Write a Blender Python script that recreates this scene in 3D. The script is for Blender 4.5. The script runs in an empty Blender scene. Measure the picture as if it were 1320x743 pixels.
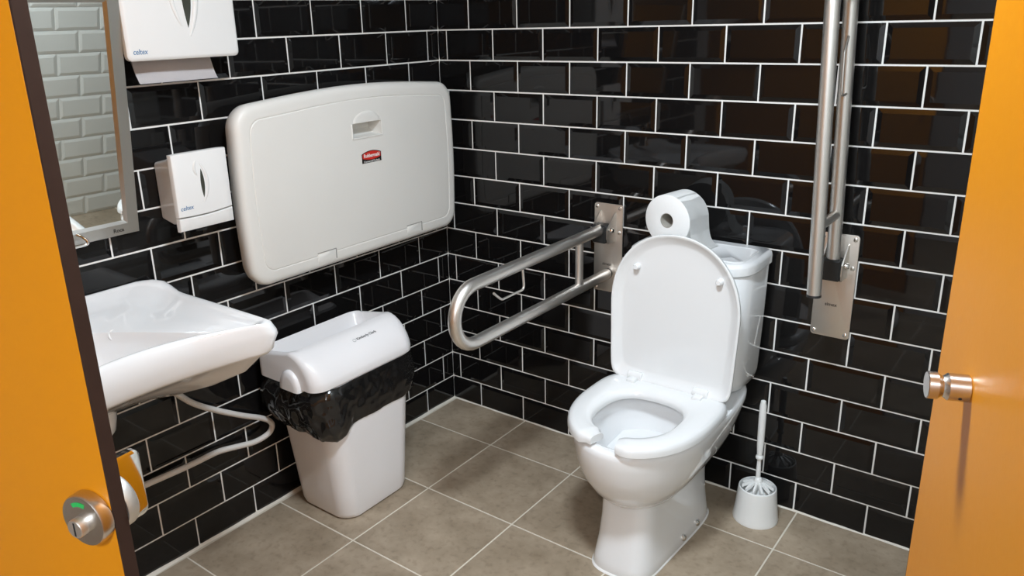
import bpy, bmesh, math, random
from mathutils import Vector, Matrix, noise

random.seed(7)
PI = math.pi
S = bpy.context.scene
COL = S.collection

# ------------------------------------------------------------------ camera
cam_d = bpy.data.cameras.new('camera')
cam = bpy.data.objects.new('camera', cam_d)
COL.objects.link(cam)
RW = Vector((0.79343659, 0.60803636, -0.02738899))     # camera right
DW = Vector((0.1649668, -0.25814697, -0.95191706))     # camera down
FW = Vector((-0.58587057, 0.75076755, -0.30512907))    # camera forward
M4 = Matrix.Identity(4)
for i in range(3):
    M4[i][0] = RW[i]
    M4[i][1] = -DW[i]
    M4[i][2] = -FW[i]
M4.translation = Vector((1.91561, -2.19075, 1.46068))
cam.matrix_world = M4
cam_d.sensor_fit = 'HORIZONTAL'
cam_d.sensor_width = 36.0
cam_d.lens = 36.0 * 1019.447 / 1320.0
cam_d.shift_x = (660.0 - 633.2156) / 1320.0
cam_d.shift_y = -(371.5 - 350.5636) / 1320.0
cam_d.clip_start = 0.02
S.camera = cam

# ------------------------------------------------------------------ world, exposure
w = bpy.data.worlds.new('world')
S.world = w
w.use_nodes = True
bg = w.node_tree.nodes['Background']
bg.inputs['Color'].default_value = (0.75, 0.80, 0.90, 1)
bg.inputs['Strength'].default_value = 0.25
S.view_settings.view_transform = 'Standard'
S.view_settings.look = 'None'
S.view_settings.gamma = 1.0
S.view_settings.use_curve_mapping = False
S.view_settings.exposure = 0.0

LAMP_IN = (1.37, -1.33, 2.265)      # round ceiling lamp of the toilet
LAMP_OUT = (2.30, -3.00, 2.265)     # ceiling lamp of the lobby in front of the door
LAMP_IN_W, LAMP_OUT_W = 37.0, 44.0


def area_light(name, loc, size, power, color, parent=None):
    d = bpy.data.lights.new(name, 'AREA')
    d.shape = 'DISK'
    d.size = size
    d.energy = power
    d.color = color
    o = bpy.data.objects.new(name, d)
    COL.objects.link(o)
    o.location = loc
    if parent:
        o.parent = parent
    return o


# ------------------------------------------------------------------ materials
def nodes_of(m):
    nt = m.node_tree
    return nt, nt.nodes, nt.links, nt.nodes['Principled BSDF']


def mat(name, color, rough=0.5, metal=0.0, coat=0.0, coat_rough=0.03, spec=0.5,
        var=0.0, var_scale=8.0, bump=0.0, bump_scale=40.0, stretch=None, emit=0.0, rvar=0.0, sss=0.0):
    m = bpy.data.materials.new(name)
    m.use_nodes = True
    nt, N, L, b = nodes_of(m)
    b.inputs['Base Color'].default_value = (*color, 1)
    b.inputs['Roughness'].default_value = rough
    b.inputs['Metallic'].default_value = metal
    b.inputs['Coat Weight'].default_value = coat
    b.inputs['Coat Roughness'].default_value = coat_rough
    b.inputs['Specular IOR Level'].default_value = spec
    if emit:
        b.inputs['Emission Color'].default_value = (*color, 1)
        b.inputs['Emission Strength'].default_value = emit
    tc = N.new('ShaderNodeTexCoord')
    mp = N.new('ShaderNodeMapping')
    if stretch:
        mp.inputs['Scale'].default_value = stretch
    L.new(tc.outputs['Object'], mp.inputs['Vector'])
    if var or rvar:
        nz = N.new('ShaderNodeTexNoise')
        nz.inputs['Scale'].default_value = var_scale
        nz.inputs['Detail'].default_value = 6
        L.new(mp.outputs['Vector'], nz.inputs['Vector'])
        if var:
            mx = N.new('ShaderNodeMix')
            mx.data_type = 'RGBA'
            mx.inputs['A'].default_value = (*[c * (1 - var) for c in color], 1)
            mx.inputs['B'].default_value = (*[min(1, c * (1 + var)) for c in color], 1)
            L.new(nz.outputs['Fac'], mx.inputs['Factor'])
            L.new(mx.outputs['Result'], b.inputs['Base Color'])
        if rvar:
            mr = N.new('ShaderNodeMapRange')
            mr.inputs['To Min'].default_value = max(0.01, rough - rvar)
            mr.inputs['To Max'].default_value = rough + rvar
            L.new(nz.outputs['Fac'], mr.inputs['Value'])
            L.new(mr.outputs['Result'], b.inputs['Roughness'])
    if bump:
        n2 = N.new('ShaderNodeTexNoise')
        n2.inputs['Scale'].default_value = bump_scale
        n2.inputs['Detail'].default_value = 3
        L.new(mp.outputs['Vector'], n2.inputs['Vector'])
        bp = N.new('ShaderNodeBump')
        bp.inputs['Strength'].default_value = bump
        bp.inputs['Distance'].default_value = 0.002
        L.new(n2.outputs['Fac'], bp.inputs['Height'])
        L.new(bp.outputs['Normal'], b.inputs['Normal'])
    return m


def floor_tile_mat():
    m = bpy.data.materials.new('grey_stoneware')
    m.use_nodes = True
    nt, N, L, b = nodes_of(m)
    tc = N.new('ShaderNodeTexCoord')
    oi = N.new('ShaderNodeObjectInfo')
    va = N.new('ShaderNodeVectorMath')
    va.operation = 'MULTIPLY_ADD'
    va.inputs[1].default_value = (1, 1, 1)
    cx = N.new('ShaderNodeCombineXYZ')
    mm = N.new('ShaderNodeMath')
    mm.operation = 'MULTIPLY'
    mm.inputs[1].default_value = 37.0
    L.new(oi.outputs['Random'], mm.inputs[0])
    for k in range(3):
        L.new(mm.outputs[0], cx.inputs[k])
    L.new(tc.outputs['Object'], va.inputs[0])
    L.new(cx.outputs[0], va.inputs[2])
    n1 = N.new('ShaderNodeTexNoise')
    n1.inputs['Scale'].default_value = 7
    n1.inputs['Detail'].default_value = 8
    n1.inputs['Roughness'].default_value = 0.65
    n2 = N.new('ShaderNodeTexNoise')
    n2.inputs['Scale'].default_value = 55
    n2.inputs['Detail'].default_value = 4
    L.new(va.outputs[0], n1.inputs['Vector'])
    L.new(va.outputs[0], n2.inputs['Vector'])
    r1 = N.new('ShaderNodeValToRGB')
    e = r1.color_ramp.elements
    e[0].position, e[0].color = 0.30, (0.255, 0.196, 0.132, 1)
    e[1].position, e[1].color = 0.72, (0.440, 0.352, 0.256, 1)
    L.new(n1.outputs['Fac'], r1.inputs['Fac'])
    r2 = N.new('ShaderNodeValToRGB')
    e = r2.color_ramp.elements
    e[0].position, e[0].color = 0.33, (0.72, 0.70, 0.68, 1)
    e[1].position, e[1].color = 0.47, (1, 1, 1, 1)
    L.new(n2.outputs['Fac'], r2.inputs['Fac'])
    mx = N.new('ShaderNodeMix')
    mx.data_type = 'RGBA'
    mx.blend_type = 'MULTIPLY'
    mx.inputs['Factor'].default_value = 0.55
    L.new(r1.outputs['Color'], mx.inputs['A'])
    L.new(r2.outputs['Color'], mx.inputs['B'])
    L.new(mx.outputs['Result'], b.inputs['Base Color'])
    b.inputs['Roughness'].default_value = 0.55
    bp = N.new('ShaderNodeBump')
    bp.inputs['Strength'].default_value = 0.12
    bp.inputs['Distance'].default_value = 0.002
    L.new(n1.outputs['Fac'], bp.inputs['Height'])
    L.new(bp.outputs['Normal'], b.inputs['Normal'])
    return m


MT = {}
MT['black_tile'] = mat('black_glazed_tile', (0.0065, 0.006, 0.006), rough=0.035, spec=0.40, bump=0.05, bump_scale=9, rvar=0.015, var_scale=5)
MT['white_tile'] = mat('white_glazed_tile', (0.82, 0.82, 0.77), rough=0.10, spec=0.5, bump=0.04, bump_scale=9)
MT['grout'] = mat('pale_grout', (0.86, 0.84, 0.80), rough=0.85, var=0.10, var_scale=14, bump=0.3, bump_scale=300)
MT['white_grout'] = mat('grey_grout', (0.72, 0.72, 0.68), rough=0.85)
MT['floor_grout'] = mat('sand_grout', (0.66, 0.60, 0.50), rough=0.9, var=0.15, var_scale=10)
MT['caulk'] = mat('white_caulk', (0.72, 0.67, 0.58), rough=0.5, var=0.2, var_scale=18)
MT['floor_tile'] = floor_tile_mat()
MT['lobby'] = mat('grey_paint', (0.58, 0.57, 0.56), rough=0.8, bump=0.1, bump_scale=120)
MT['paint'] = mat('white_paint', (0.80, 0.79, 0.77), rough=0.8, bump=0.1, bump_scale=120)
MT['orange'] = mat('orange_laminate', (0.62, 0.222, 0.0022), rough=0.40, spec=0.28, bump=0.03, bump_scale=220, rvar=0.03, var_scale=90)
MT['core'] = mat('dark_laminate_core', (0.032, 0.017, 0.012), rough=0.65, spec=0.15, var=0.2, var_scale=60)
MT['ceramic'] = mat('white_ceramic', (0.80, 0.80, 0.80), rough=0.07, coat=0.6, coat_rough=0.03)
MT['seat'] = mat('white_seat_plastic', (0.77, 0.77, 0.765), rough=0.14, coat=0.3)
MT['water'] = mat('toilet_water', (0.62, 0.68, 0.68), rough=0.02, spec=0.6)
MT['steel'] = mat('brushed_steel', (0.76, 0.73, 0.69), rough=0.40, metal=1.0, rvar=0.02, var_scale=30)
MT['knob_steel'] = mat('turned_steel', (0.60, 0.565, 0.53), rough=0.26, metal=1.0, rvar=0.02, var_scale=30)
MT['steel_plate'] = mat('satin_steel_plate', (0.70, 0.655, 0.60), rough=0.42, metal=1.0, rvar=0.05, var_scale=70, stretch=(10, 1, 1))
MT['steel_frame'] = mat('satin_mirror_frame', (0.50, 0.485, 0.45), rough=0.36, metal=1.0, rvar=0.05, var_scale=50)
MT['chrome'] = mat('chrome', (0.80, 0.79, 0.77), rough=0.08, metal=1.0)
MT['dark'] = mat('dark_rubber', (0.012, 0.012, 0.012), rough=0.5)
MT['mirror'] = mat('mirror_glass', (0.88, 0.91, 0.88), rough=0.004, metal=1.0)
MT['station'] = mat('grey_polyethylene', (0.78, 0.76, 0.715), rough=0.42, bump=0.12, bump_scale=500, var=0.03, var_scale=4)
MT['station_dark'] = mat('grey_polyethylene_shaded_seam', (0.30, 0.29, 0.27), rough=0.6)
MT['abs'] = mat('white_abs_plastic', (0.82, 0.81, 0.79), rough=0.22, coat=0.2)
MT['smoke'] = mat('smoked_window', (0.055, 0.058, 0.045), rough=0.10, spec=0.6)
MT['paper'] = mat('tissue_paper', (0.86, 0.855, 0.84), rough=0.95, bump=0.35, bump_scale=350)
MT['towel_paper'] = mat('towel_paper', (0.80, 0.76, 0.755), rough=0.95, bump=0.2, bump_scale=300)
MT['card'] = mat('cardboard', (0.42, 0.39, 0.34), rough=0.9)
MT['bin'] = mat('white_bin_plastic', (0.86, 0.84, 0.84), rough=0.28, coat=0.15)
MT['bag'] = mat('black_bag_plastic', (0.010, 0.0095, 0.0095), rough=0.14, spec=0.6, bump=0.22, bump_scale=28)
MT['brush_plastic'] = mat('white_brush_plastic', (0.80, 0.80, 0.78), rough=0.30)
MT['bristle'] = mat('white_bristle', (0.72, 0.72, 0.70), rough=0.7)
MT['hose'] = mat('white_hose_plastic', (0.70, 0.66, 0.62), rough=0.38)
MT['ink_blue'] = mat('blue_print', (0.05, 0.16, 0.33), rough=0.4)
MT['ink_grey'] = mat('grey_print', (0.10, 0.10, 0.10), rough=0.5)
MT['ink_light'] = mat('light_grey_print', (0.50, 0.50, 0.50), rough=0.5)
MT['etch'] = mat('etched_print', (0.045, 0.038, 0.03), rough=0.6)
MT['red'] = mat('red_print', (0.62, 0.03, 0.02), rough=0.3, coat=0.5)
MT['black_print'] = mat('black_print', (0.012, 0.010, 0.010), rough=0.35)
MT['white_print'] = mat('white_print', (0.85, 0.83, 0.80), rough=0.4)
MT['green'] = mat('green_indicator', (0.02, 0.42, 0.09), rough=0.3)
MT['lamp'] = mat('lamp_diffuser', (1.0, 0.97, 0.92), rough=0.5, emit=6.0)


# ------------------------------------------------------------------ geometry helpers
def thing(name, label, cat, loc=(0, 0, 0), rotz=0.0, group=None):
    o = bpy.data.objects.new(name, None)
    COL.objects.link(o)
    o.empty_display_size = 0.05
    o.location = loc
    o.rotation_euler = (0, 0, rotz)
    o['label'] = label
    o['category'] = cat
    if group:
        o['group'] = group
    return o


def tag(o, label, cat, group=None):
    o['label'] = label
    o['category'] = cat
    if group:
        o['group'] = group
    return o


def mesh_from(bm, name, m, smooth=True, angle=35):
    bmesh.ops.recalc_face_normals(bm, faces=bm.faces[:])
    me = bpy.data.meshes.new(name)
    bm.to_mesh(me)
    bm.free()
    for p in me.polygons:
        p.use_smooth = smooth
    if smooth:
        me.set_sharp_from_angle(angle=math.radians(angle))
    me.materials.append(m)
    return me


def obj(name, bm, m, parent=None, smooth=True, angle=35, loc=None, label=None):
    me = mesh_from(bm, name, m, smooth, angle)
    o = bpy.data.objects.new(name, me)
    COL.objects.link(o)
    if parent is not None:
        o.parent = parent
    if loc is not None:
        o.location = loc
    if label:
        o['label'] = label
    return o


def struct(name, bm, m, parent=None, label=None):
    o = obj(name, bm, m, parent, smooth=False)
    o['kind'] = 'structure'
    if label:
        o['label'] = label
    return o


def box(bm, c, s, bev=0.0, seg=2, mtx=None):
    r = bmesh.ops.create_cube(bm, size=1.0)
    vs = r['verts']
    for v in vs:
        v.co = Vector((v.co.x * s[0], v.co.y * s[1], v.co.z * s[2]))
    if bev > 0:
        es = list({e for v in vs for e in v.link_edges})
        rr = bmesh.ops.bevel(bm, geom=es, offset=bev, segments=seg, profile=0.5, affect='EDGES')
        vs = list({v for f in rr['faces'] for v in f.verts} | {v for v in vs if v.is_valid})
    for v in vs:
        if mtx is not None:
            v.co = mtx @ v.co
        v.co += Vector(c)
    return vs


def BOX(c, s, bev=0.0, seg=2, mtx=None):
    bm = bmesh.new()
    box(bm, c, s, bev, seg, mtx)
    return bm


def loft(rings, cap0=True, cap1=True, closed=True, bm=None):
    bm = bm or bmesh.new()
    R = [[bm.verts.new(p) for p in ring] for ring in rings]
    n = len(R[0])
    for a, b in zip(R[:-1], R[1:]):
        for i in range(n if closed else n - 1):
            j = (i + 1) % n
            try:
                bm.faces.new((a[i], a[j], b[j], b[i]))
            except ValueError:
                pass
    if cap0:
        bm.faces.new(R[0][::-1])
    if cap1:
        bm.faces.new(R[-1])
    return bm


def tube(path, rad, seg=16, bm=None, cap=True):
    bm = bm or bmesh.new()
    P = [Vector(p) for p in path]
    if not isinstance(rad, (list, tuple)):
        rad = [rad] * len(P)
    rings = []
    up = None
    for i, p in enumerate(P):
        t = (P[min(i + 1, len(P) - 1)] - P[max(i - 1, 0)]).normalized()
        if up is None:
            up = t.orthogonal().normalized()
        else:
            up = (up - t * up.dot(t)).normalized()
        sd = t.cross(up)
        rings.append([p + (up * math.cos(2 * PI * k / seg) + sd * math.sin(2 * PI * k / seg)) * rad[i] for k in range(seg)])
    return loft(rings, cap, cap, True, bm)


def smooth_path(pts, n=8):
    P = [Vector(p) for p in pts]
    out = []
    for i in range(len(P) - 1):
        p0, p1, p2, p3 = P[max(i - 1, 0)], P[i], P[i + 1], P[min(i + 2, len(P) - 1)]
        for k in range(n):
            t = k / n
            out.append(0.5 * ((2 * p1) + (-p0 + p2) * t + (2 * p0 - 5 * p1 + 4 * p2 - p3) * t * t + (-p0 + 3 * p1 - 3 * p2 + p3) * t ** 3))
    out.append(P[-1])
    return out


def lathe(prof, seg=32, axis='Z', cap=True, bm=None, mtx=None):
    rings = []
    for r, h in prof:
        ring = []
        for k in range(seg):
            a = 2 * PI * k / seg
            v = Vector((r * math.cos(a), r * math.sin(a), h))
            if mtx is not None:
                v = mtx @ v
            ring.append(v)
        rings.append(ring)
    return loft(rings, cap, cap, True, bm)


def frame_mtx(x, z, loc=(0, 0, 0)):
    x = Vector(x).normalized()
    z = Vector(z).normalized()
    y = z.cross(x).normalized()
    x = y.cross(z)
    m = Matrix.Identity(4)
    for i in range(3):
        m[i][0], m[i][1], m[i][2] = x[i], y[i], z[i]
    m.translation = Vector(loc)
    return m


def boolean_cut(o, bm_cut):
    me = mesh_from(bm_cut, 'cutter', o.data.materials[0], False)
    c = bpy.data.objects.new('cutter', me)
    COL.objects.link(c)
    c.parent = o.parent
    md = o.modifiers.new('cut', 'BOOLEAN')
    md.operation = 'DIFFERENCE'
    md.object = c
    md.solver = 'EXACT'
    bpy.context.view_layer.update()
    dg = bpy.context.evaluated_depsgraph_get()
    new = bpy.data.meshes.new_from_object(o.evaluated_get(dg))
    o.modifiers.remove(md)
    o.data = new
    for p in new.polygons:
        p.use_smooth = True
    new.set_sharp_from_angle(angle=math.radians(35))
    bpy.data.objects.remove(c)


def lettering(text, size, m, mtx, parent, name='lettering', extrude=0.0003, shear=0.0, bold=0.0, width=None, align='CENTER'):
    cu = bpy.data.curves.new(name, 'FONT')
    cu.body = text
    cu.size = size
    cu.extrude = extrude
    cu.shear = shear
    cu.offset = bold
    cu.align_x = align
    cu.align_y = 'CENTER'
    cu.resolution_u = 3
    tmp = bpy.data.objects.new(name, cu)
    COL.objects.link(tmp)
    bpy.context.view_layer.update()
    dg = bpy.context.evaluated_depsgraph_get()
    me = bpy.data.meshes.new_from_object(tmp.evaluated_get(dg))
    bpy.data.objects.remove(tmp)
    if width:
        xs = [v.co.x for v in me.vertices]
        k = width / (max(xs) - min(xs))
        for v in me.vertices:
            v.co.x *= k
    me.transform(mtx)
    me.materials.clear()
    me.materials.append(m)
    o = bpy.data.objects.new(name, me)
    COL.objects.link(o)
    o.parent = parent
    return o


def spow(v, e):
    return math.copysign(abs(v) ** e, v)


def plan(cx, yf, yb, hw, n=64, ef=2.2, eb=4.5, k=1.2, ex=None):
    """closed plan outline, front at yf (smaller y), back at yb"""
    yc = yf + min(k * hw, (yb - yf) * 0.6)
    out = []
    for i in range(n):
        a = 2 * PI * i / n
        c, s = math.cos(a), math.sin(a)
        e = eb if s > 0 else ef
        Ly = (yb - yc) if s > 0 else (yc - yf)
        out.append((cx + hw * spow(c, 2.0 / e), yc + Ly * spow(s, 2.0 / e)))
    return out


def rrect(w, h, r, seg=6):
    """rounded rectangle outline about the origin, w wide (x), h high (y)"""
    out = []
    for cx, cy, a0 in ((w / 2 - r, h / 2 - r, 0), (-w / 2 + r, h / 2 - r, PI / 2), (-w / 2 + r, -h / 2 + r, PI), (w / 2 - r, -h / 2 + r, 1.5 * PI)):
        for k in range(seg + 1):
            a = a0 + PI / 2 * k / seg
            out.append((cx + r * math.cos(a), cy + r * math.sin(a)))
    return out


def ellipse_prism(mtx, rx, ry, d, seg=24):
    return loft([[mtx @ Vector((rx * math.cos(2 * PI * k / seg), ry * math.sin(2 * PI * k / seg), z)) for k in range(seg)] for z in (0, d)])


# ------------------------------------------------------------------ the setting
TP, TR = 0.202, 0.10219          # tile pitch along the wall and row pitch
HROOM = 2.28
XR = 1.92                        # right wall plane
YF = -1.60                       # right wall ends here
JB, JL = 0.0381, 0.0595          # first joints

_tile_cache = {}


def tile_mesh(wd, ht, l, r, b, t, m, key):
    k = (round(wd, 4), round(ht, 4), l, r, b, t, key)
    if k in _tile_cache:
        return _tile_cache[k]
    B, D0, D1 = 0.0125, -0.0004, -0.0030
    bm = bmesh.new()
    x0, x1, z0, z1 = -wd / 2, wd / 2, -ht / 2, ht / 2
    ix0, ix1 = x0 + (B if l else 0), x1 - (B if r else 0)
    if ix1 - ix0 < 0.004:
        ix0 = ix1 = (ix0 + ix1) / 2
        ix0 -= 0.002
        ix1 += 0.002
    iz0, iz1 = z0 + (B if b else 0), z1 - (B if t else 0)
    if iz1 - iz0 < 0.004:
        iz0, iz1 = (z0 + z1) / 2 - 0.002, (z0 + z1) / 2 + 0.002
    rings = [
        [(x0, 0.004, z0), (x1, 0.004, z0), (x1, 0.004, z1), (x0, 0.004, z1)],
        [(x0, D0, z0), (x1, D0, z0), (x1, D0, z1), (x0, D0, z1)],
        [(ix0, D1, iz0), (ix1, D1, iz0), (ix1, D1, iz1), (ix0, D1, iz1)],
    ]
    loft(rings, True, True, True, bm)
    me = mesh_from(bm, 'tile', m, False)
    _tile_cache[k] = me
    return me


def tile_wall(parent, m, key, length, height, joint, to_world, rotz, skip=None):
    G = 0.0048
    r = 0
    while True:
        z0 = max(0.002, r * TR - 0.004 + G / 2)
        z1 = min(height, (r + 1) * TR - 0.004 - G / 2)
        if z0 > height - 0.01:
            break
        off = joint + (0.5 * TP if r % 2 == 0 else 0.0)
        cuts = [0.0]
        x = off
        while x < length:
            if x > 0.004:
                cuts.append(x)
            x += TP
        cuts.append(length)
        for a, b in zip(cuts[:-1], cuts[1:]):
            x0, x1 = a + G / 2, b - G / 2
            if x1 - x0 < 0.008:
                continue
            la, rb = a > 0.001, b < length - 0.001
            if abs((b - a) - TP) < 1e-4:
                la = rb = True
            me = tile_mesh(x1 - x0, z1 - z0, la, rb, r > -1, True, m, key)
            o = bpy.data.objects.new('tile', me)
            COL.objects.link(o)
            o.parent = parent
            o.location = to_world((x0 + x1) / 2, (z0 + z1) / 2)
            o.rotation_euler = (random.gauss(0, 0.0035), 0, rotz + random.gauss(0, 0.003))
        r += 1


# floor slab (grout) and floor tiles
FL = struct('floor', BOX((0.75, -1.85, -0.026), (4.1, 4.3, 0.05)), MT['floor_grout'])
FXJ, FYJ, FPX, FPY = 0.012, -0.2175, 0.3378, 0.3345
_ftc = {}


def floor_tile(x0, x1, y0, y1):
    k = (round(x1 - x0, 4), round(y1 - y0, 4))
    if k not in _ftc:
        _ftc[k] = mesh_from(BOX((0, 0, -0.004), (k[0], k[1], 0.008), 0.0012, 1), 'tile', MT['floor_tile'], False)
    o = bpy.data.objects.new('tile', _ftc[k])
    COL.objects.link(o)
    o.parent = FL
    o.location = ((x0 + x1) / 2, (y0 + y1) / 2, random.uniform(-0.0003, 0.0003))
    o.rotation_euler = (0, 0, random.choice((0, PI)))


g = 0.0042
xs = [0.0, FXJ] + [FXJ + FPX * k for k in range(1, 9)]
ys = [0.0] + [FYJ - FPY * k for k in range(0, 11)]
for xa, xb in zip(xs[:-1], xs[1:]):
    for ya, yb in zip(ys[:-1], ys[1:]):
        if xb - xa > 0.02:
            floor_tile(xa + g / 2, xb - g / 2, yb + g / 2, ya - g / 2)

struct('ceiling', BOX((0.75, -1.85, HROOM + 0.03), (4.1, 4.3, 0.06)), MT['paint'])

WB = struct('wall_back', BOX((XR / 2, 0.0505, HROOM / 2), (XR + 0.2, 0.10, HROOM)), MT['grout'])
tile_wall(WB, MT['black_tile'], 'k', XR, HROOM, JB, lambda a, z: (a, 0.0, z), 0.0)

LWL = 2.22
WL = struct('wall_left', BOX((-0.0505, -LWL / 2 + 0.05, HROOM / 2), (0.10, LWL + 0.1, HROOM)), MT['grout'])
# left wall runs away from the corner towards -y; local x of a tile points to +y
tile_wall(WL, MT['black_tile'], 'k', LWL, HROOM, JL, lambda a, z: (0.0, -a, z), PI / 2)

WR = struct('wall_right', BOX((XR + 0.0505, YF / 2, HROOM / 2), (0.10, -YF, HROOM)), MT['white_grout'])
tile_wall(WR, MT['white_tile'], 'w', -YF, HROOM, 0.07, lambda a, z: (XR, -a, z), -PI / 2)

# the lobby in front of the open door (behind the camera)
struct('wall_front', BOX((0.75, -3.66, HROOM / 2), (4.1, 0.1, HROOM)), MT['lobby'])
struct('wall_lobby_right', BOX((2.75, -2.65, HROOM / 2), (0.1, 2.1, HROOM)), MT['lobby'])
struct('wall_lobby_left', BOX((-0.35, -2.95, HROOM / 2), (0.1, 1.5, HROOM)), MT['lobby'])
struct('wall_lobby_end', BOX((2.39, -1.66, HROOM / 2), (0.74, 0.1, HROOM)), MT['lobby'])

# white bead of caulk where the walls meet the floor
bm = bmesh.new()
loft([[(0.0, y, 0.0), (0.0085 + 0.0015 * math.sin(y * 23) + 0.001 * math.sin(y * 61), y, 0.0), (0.0, y, 0.0075 + 0.0014 * math.sin(y * 37))] for y in [-0.02 * k for k in range(0, 111)]], bm=bm)
t1 = struct('trim_1', bm, MT['caulk'])
bm = bmesh.new()
loft([[(x, 0.0, 0.0), (x, -0.005 - 0.0012 * math.sin(x * 31), 0.0), (x, 0.0, 0.005 + 0.001 * math.sin(x * 47))] for x in [0.02 * k for k in range(0, 99)]], bm=bm)
t2 = struct('trim_2', bm, MT['caulk'])

# ------------------------------------------------------------------ doors
# door_1: leaf on the left, seen from outside with its lock
F1 = Vector((1.2907, -1.9303, 0))
T1 = Vector((0.97, 0.25, 0)).normalized()
N1 = Vector((0.25, -0.97, 0)).normalized()
LEAF_W, LEAF_T, LEAF_Z0, LEAF_Z1 = 1.27, 0.0137, 0.10, 2.12
D1m = Matrix.Identity(4)
for i in range(3):
    D1m[i][0], D1m[i][1], D1m[i][2] = T1[i], -N1[i], (0, 0, 1)[i]
D1m.translation = F1


def d1(bm):
    bm.transform(D1m)
    return bm


door1 = struct('door_1', d1(BOX((-LEAF_W / 2 - 0.0012, LEAF_T / 2, (LEAF_Z0 + LEAF_Z1) / 2), (LEAF_W, LEAF_T, LEAF_Z1 - LEAF_Z0), 0.0008, 1)), MT['orange'],
               label='orange laminate door leaf at the left with a round lock')
obj('edge_strip', d1(BOX((-0.0008, LEAF_T / 2, (LEAF_Z0 + LEAF_Z1) / 2), (0.0024, LEAF_T - 0.0002, LEAF_Z1 - LEAF_Z0 - 0.001), 0.0004, 1)), MT['core'], door1, label='dark brown edge of the leaf')
LK = D1m @ Vector((-0.024, 0, 1.056))
lm = frame_mtx(T1, N1, LK)
rose = obj('lock_rose', lathe([(0.0240, 0.0), (0.0247, 0.001), (0.0247, 0.0100), (0.0236, 0.0120), (0.0, 0.0121)], 48, mtx=lm), MT['knob_steel'], door1, angle=30)
# occupancy indicator and coin turn
bm = bmesh.new()
arc = [(0.019, a) for a in [1.25 + 0.09 * k for k in range(11)]]
loft([[lm @ Vector((r * math.cos(a), r * math.sin(a), z)) for r, z in ((0.0145, 0.0118), (0.0185, 0.0118), (0.0185, 0.0125), (0.0145, 0.0125))] for _, a in arc], bm=bm)
obj('lock_indicator', bm, MT['green'], rose, label='green arc showing the lock is open')
obj('lock_turn', lathe([(0.0088, 0.0117), (0.0088, 0.0185), (0.0082, 0.0195), (0.0, 0.0195)], 28, mtx=lm @ Matrix.Translation((-0.002, -0.004, 0))), MT['steel'], rose)
bm = BOX((-0.002, -0.004, 0.0194), (0.0016, 0.013, 0.0008))
bm.transform(lm)
obj('coin_slot', bm, MT['dark'], rose)
# inside of the leaf: rose with a large steel turn standing out from the door
li = frame_mtx(-T1, -N1, D1m @ Vector((-0.024, LEAF_T, 1.056)))
obj('inner_rose', lathe([(0.0262, 0.0), (0.0262, 0.011), (0.025, 0.013), (0.0, 0.013)], 40, mtx=li), MT['steel'], door1)
ringp = rrect(0.032, 0.068, 0.007, 5)
tr_ = Matrix.Rotation(math.radians(-9), 4, 'Z')
loft_rings = [[D1m @ (Vector((-0.028, LEAF_T + 0.026, 1.058)) + tr_ @ Vector((dx, px * s, pz * s))) for px, pz in ringp] for dx, s in ((-0.005, 0.93), (-0.004, 1.0), (0.003, 1.0), (0.0042, 0.93))]
obj('turn_plate', loft(loft_rings), MT['chrome'], door1, label='polished steel turn reflecting the orange door')

# door_2: leaf on the right, swung into the room, with a turned steel knob
P2 = Vector((1.8247, -1.3664, 0))
T2 = Vector((-0.34, 0.94, 0)).normalized()
N2 = Vector((-0.94, -0.34, 0)).normalized()
D2m = Matrix.Identity(4)
for i in range(3):
    D2m[i][0], D2m[i][1], D2m[i][2] = T2[i], -N2[i], (0, 0, 1)[i]
D2m.translation = P2
bm = BOX((-0.36, LEAF_T / 2, 1.11), (0.72, LEAF_T, 2.02), 0.0008, 1)
bm.transform(D2m)
door2 = struct('door_2', bm, MT['orange'], label='orange laminate door leaf at the right with a steel knob')
bm = BOX((0.0004, LEAF_T / 2, 1.11), (0.0016, LEAF_T - 0.0002, 2.019), 0.0004, 1)
bm.transform(D2m)
obj('edge_strip', bm, MT['core'], door2, label='dark brown edge of the leaf')
KN = P2 + T2 * (-0.105) + Vector((0, 0, 1.150))
km = frame_mtx(T2, N2, KN)
obj('door_knob', lathe([(0.0098, 0), (0.0104, 0.0008), (0.0104, 0.0165), (0.0085, 0.0190), (0.0080, 0.0205), (0.0085, 0.0220), (0.0104, 0.0245), (0.0104, 0.0318), (0.0098, 0.0325), (0.0, 0.0326)], 40, mtx=km @ Matrix.Diagonal((1.13, 1.13, 1.0, 1))), MT['knob_steel'], door2, label='turned steel knob')
bm = lathe([(0.0014, -0.0003), (0.0014, 0.0003), (0, 0.0003)], 12, mtx=frame_mtx(N2, -T2 - Vector((0, 0, 0.6)), KN + N2 * 0.008 + (-T2 * 0.0101 - Vector((0, 0, 0.0060)))))
obj('set_screw', bm, MT['dark'], door2)

# ------------------------------------------------------------------ ceiling lamps


def ceiling_lamp(loc, power, label, color):
    t = thing('ceiling_lamp', label, 'lamp', loc)
    obj('lamp_base', lathe([(0.17, 0.015), (0.17, -0.02), (0.16, -0.03), (0.15, -0.03), (0.15, 0.015)], 40, cap=False), MT['abs'], t)
    obj('diffuser', lathe([(0.15, 0.0), (0.148, -0.02), (0.10, -0.026), (0.0, -0.028)], 40), MT['lamp'], t)
    area_light('lamp_light', (0, 0, -0.035), 0.24, power, color, t)
    return t


ceiling_lamp(LAMP_IN, LAMP_IN_W, 'round white ceiling lamp over the toilet room', (0.80, 0.92, 1.03))
ceiling_lamp(LAMP_OUT, LAMP_OUT_W, 'round white ceiling lamp over the lobby outside the door', (0.84, 0.92, 1.0))

# ------------------------------------------------------------------ toilet
AX = 1.05
toilet = thing('toilet', 'white ceramic close-coupled toilet with raised lid between the two grab bars', 'toilet', (AX, -0.35, 0))
toff = -Vector((AX, -0.35, 0))


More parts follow.
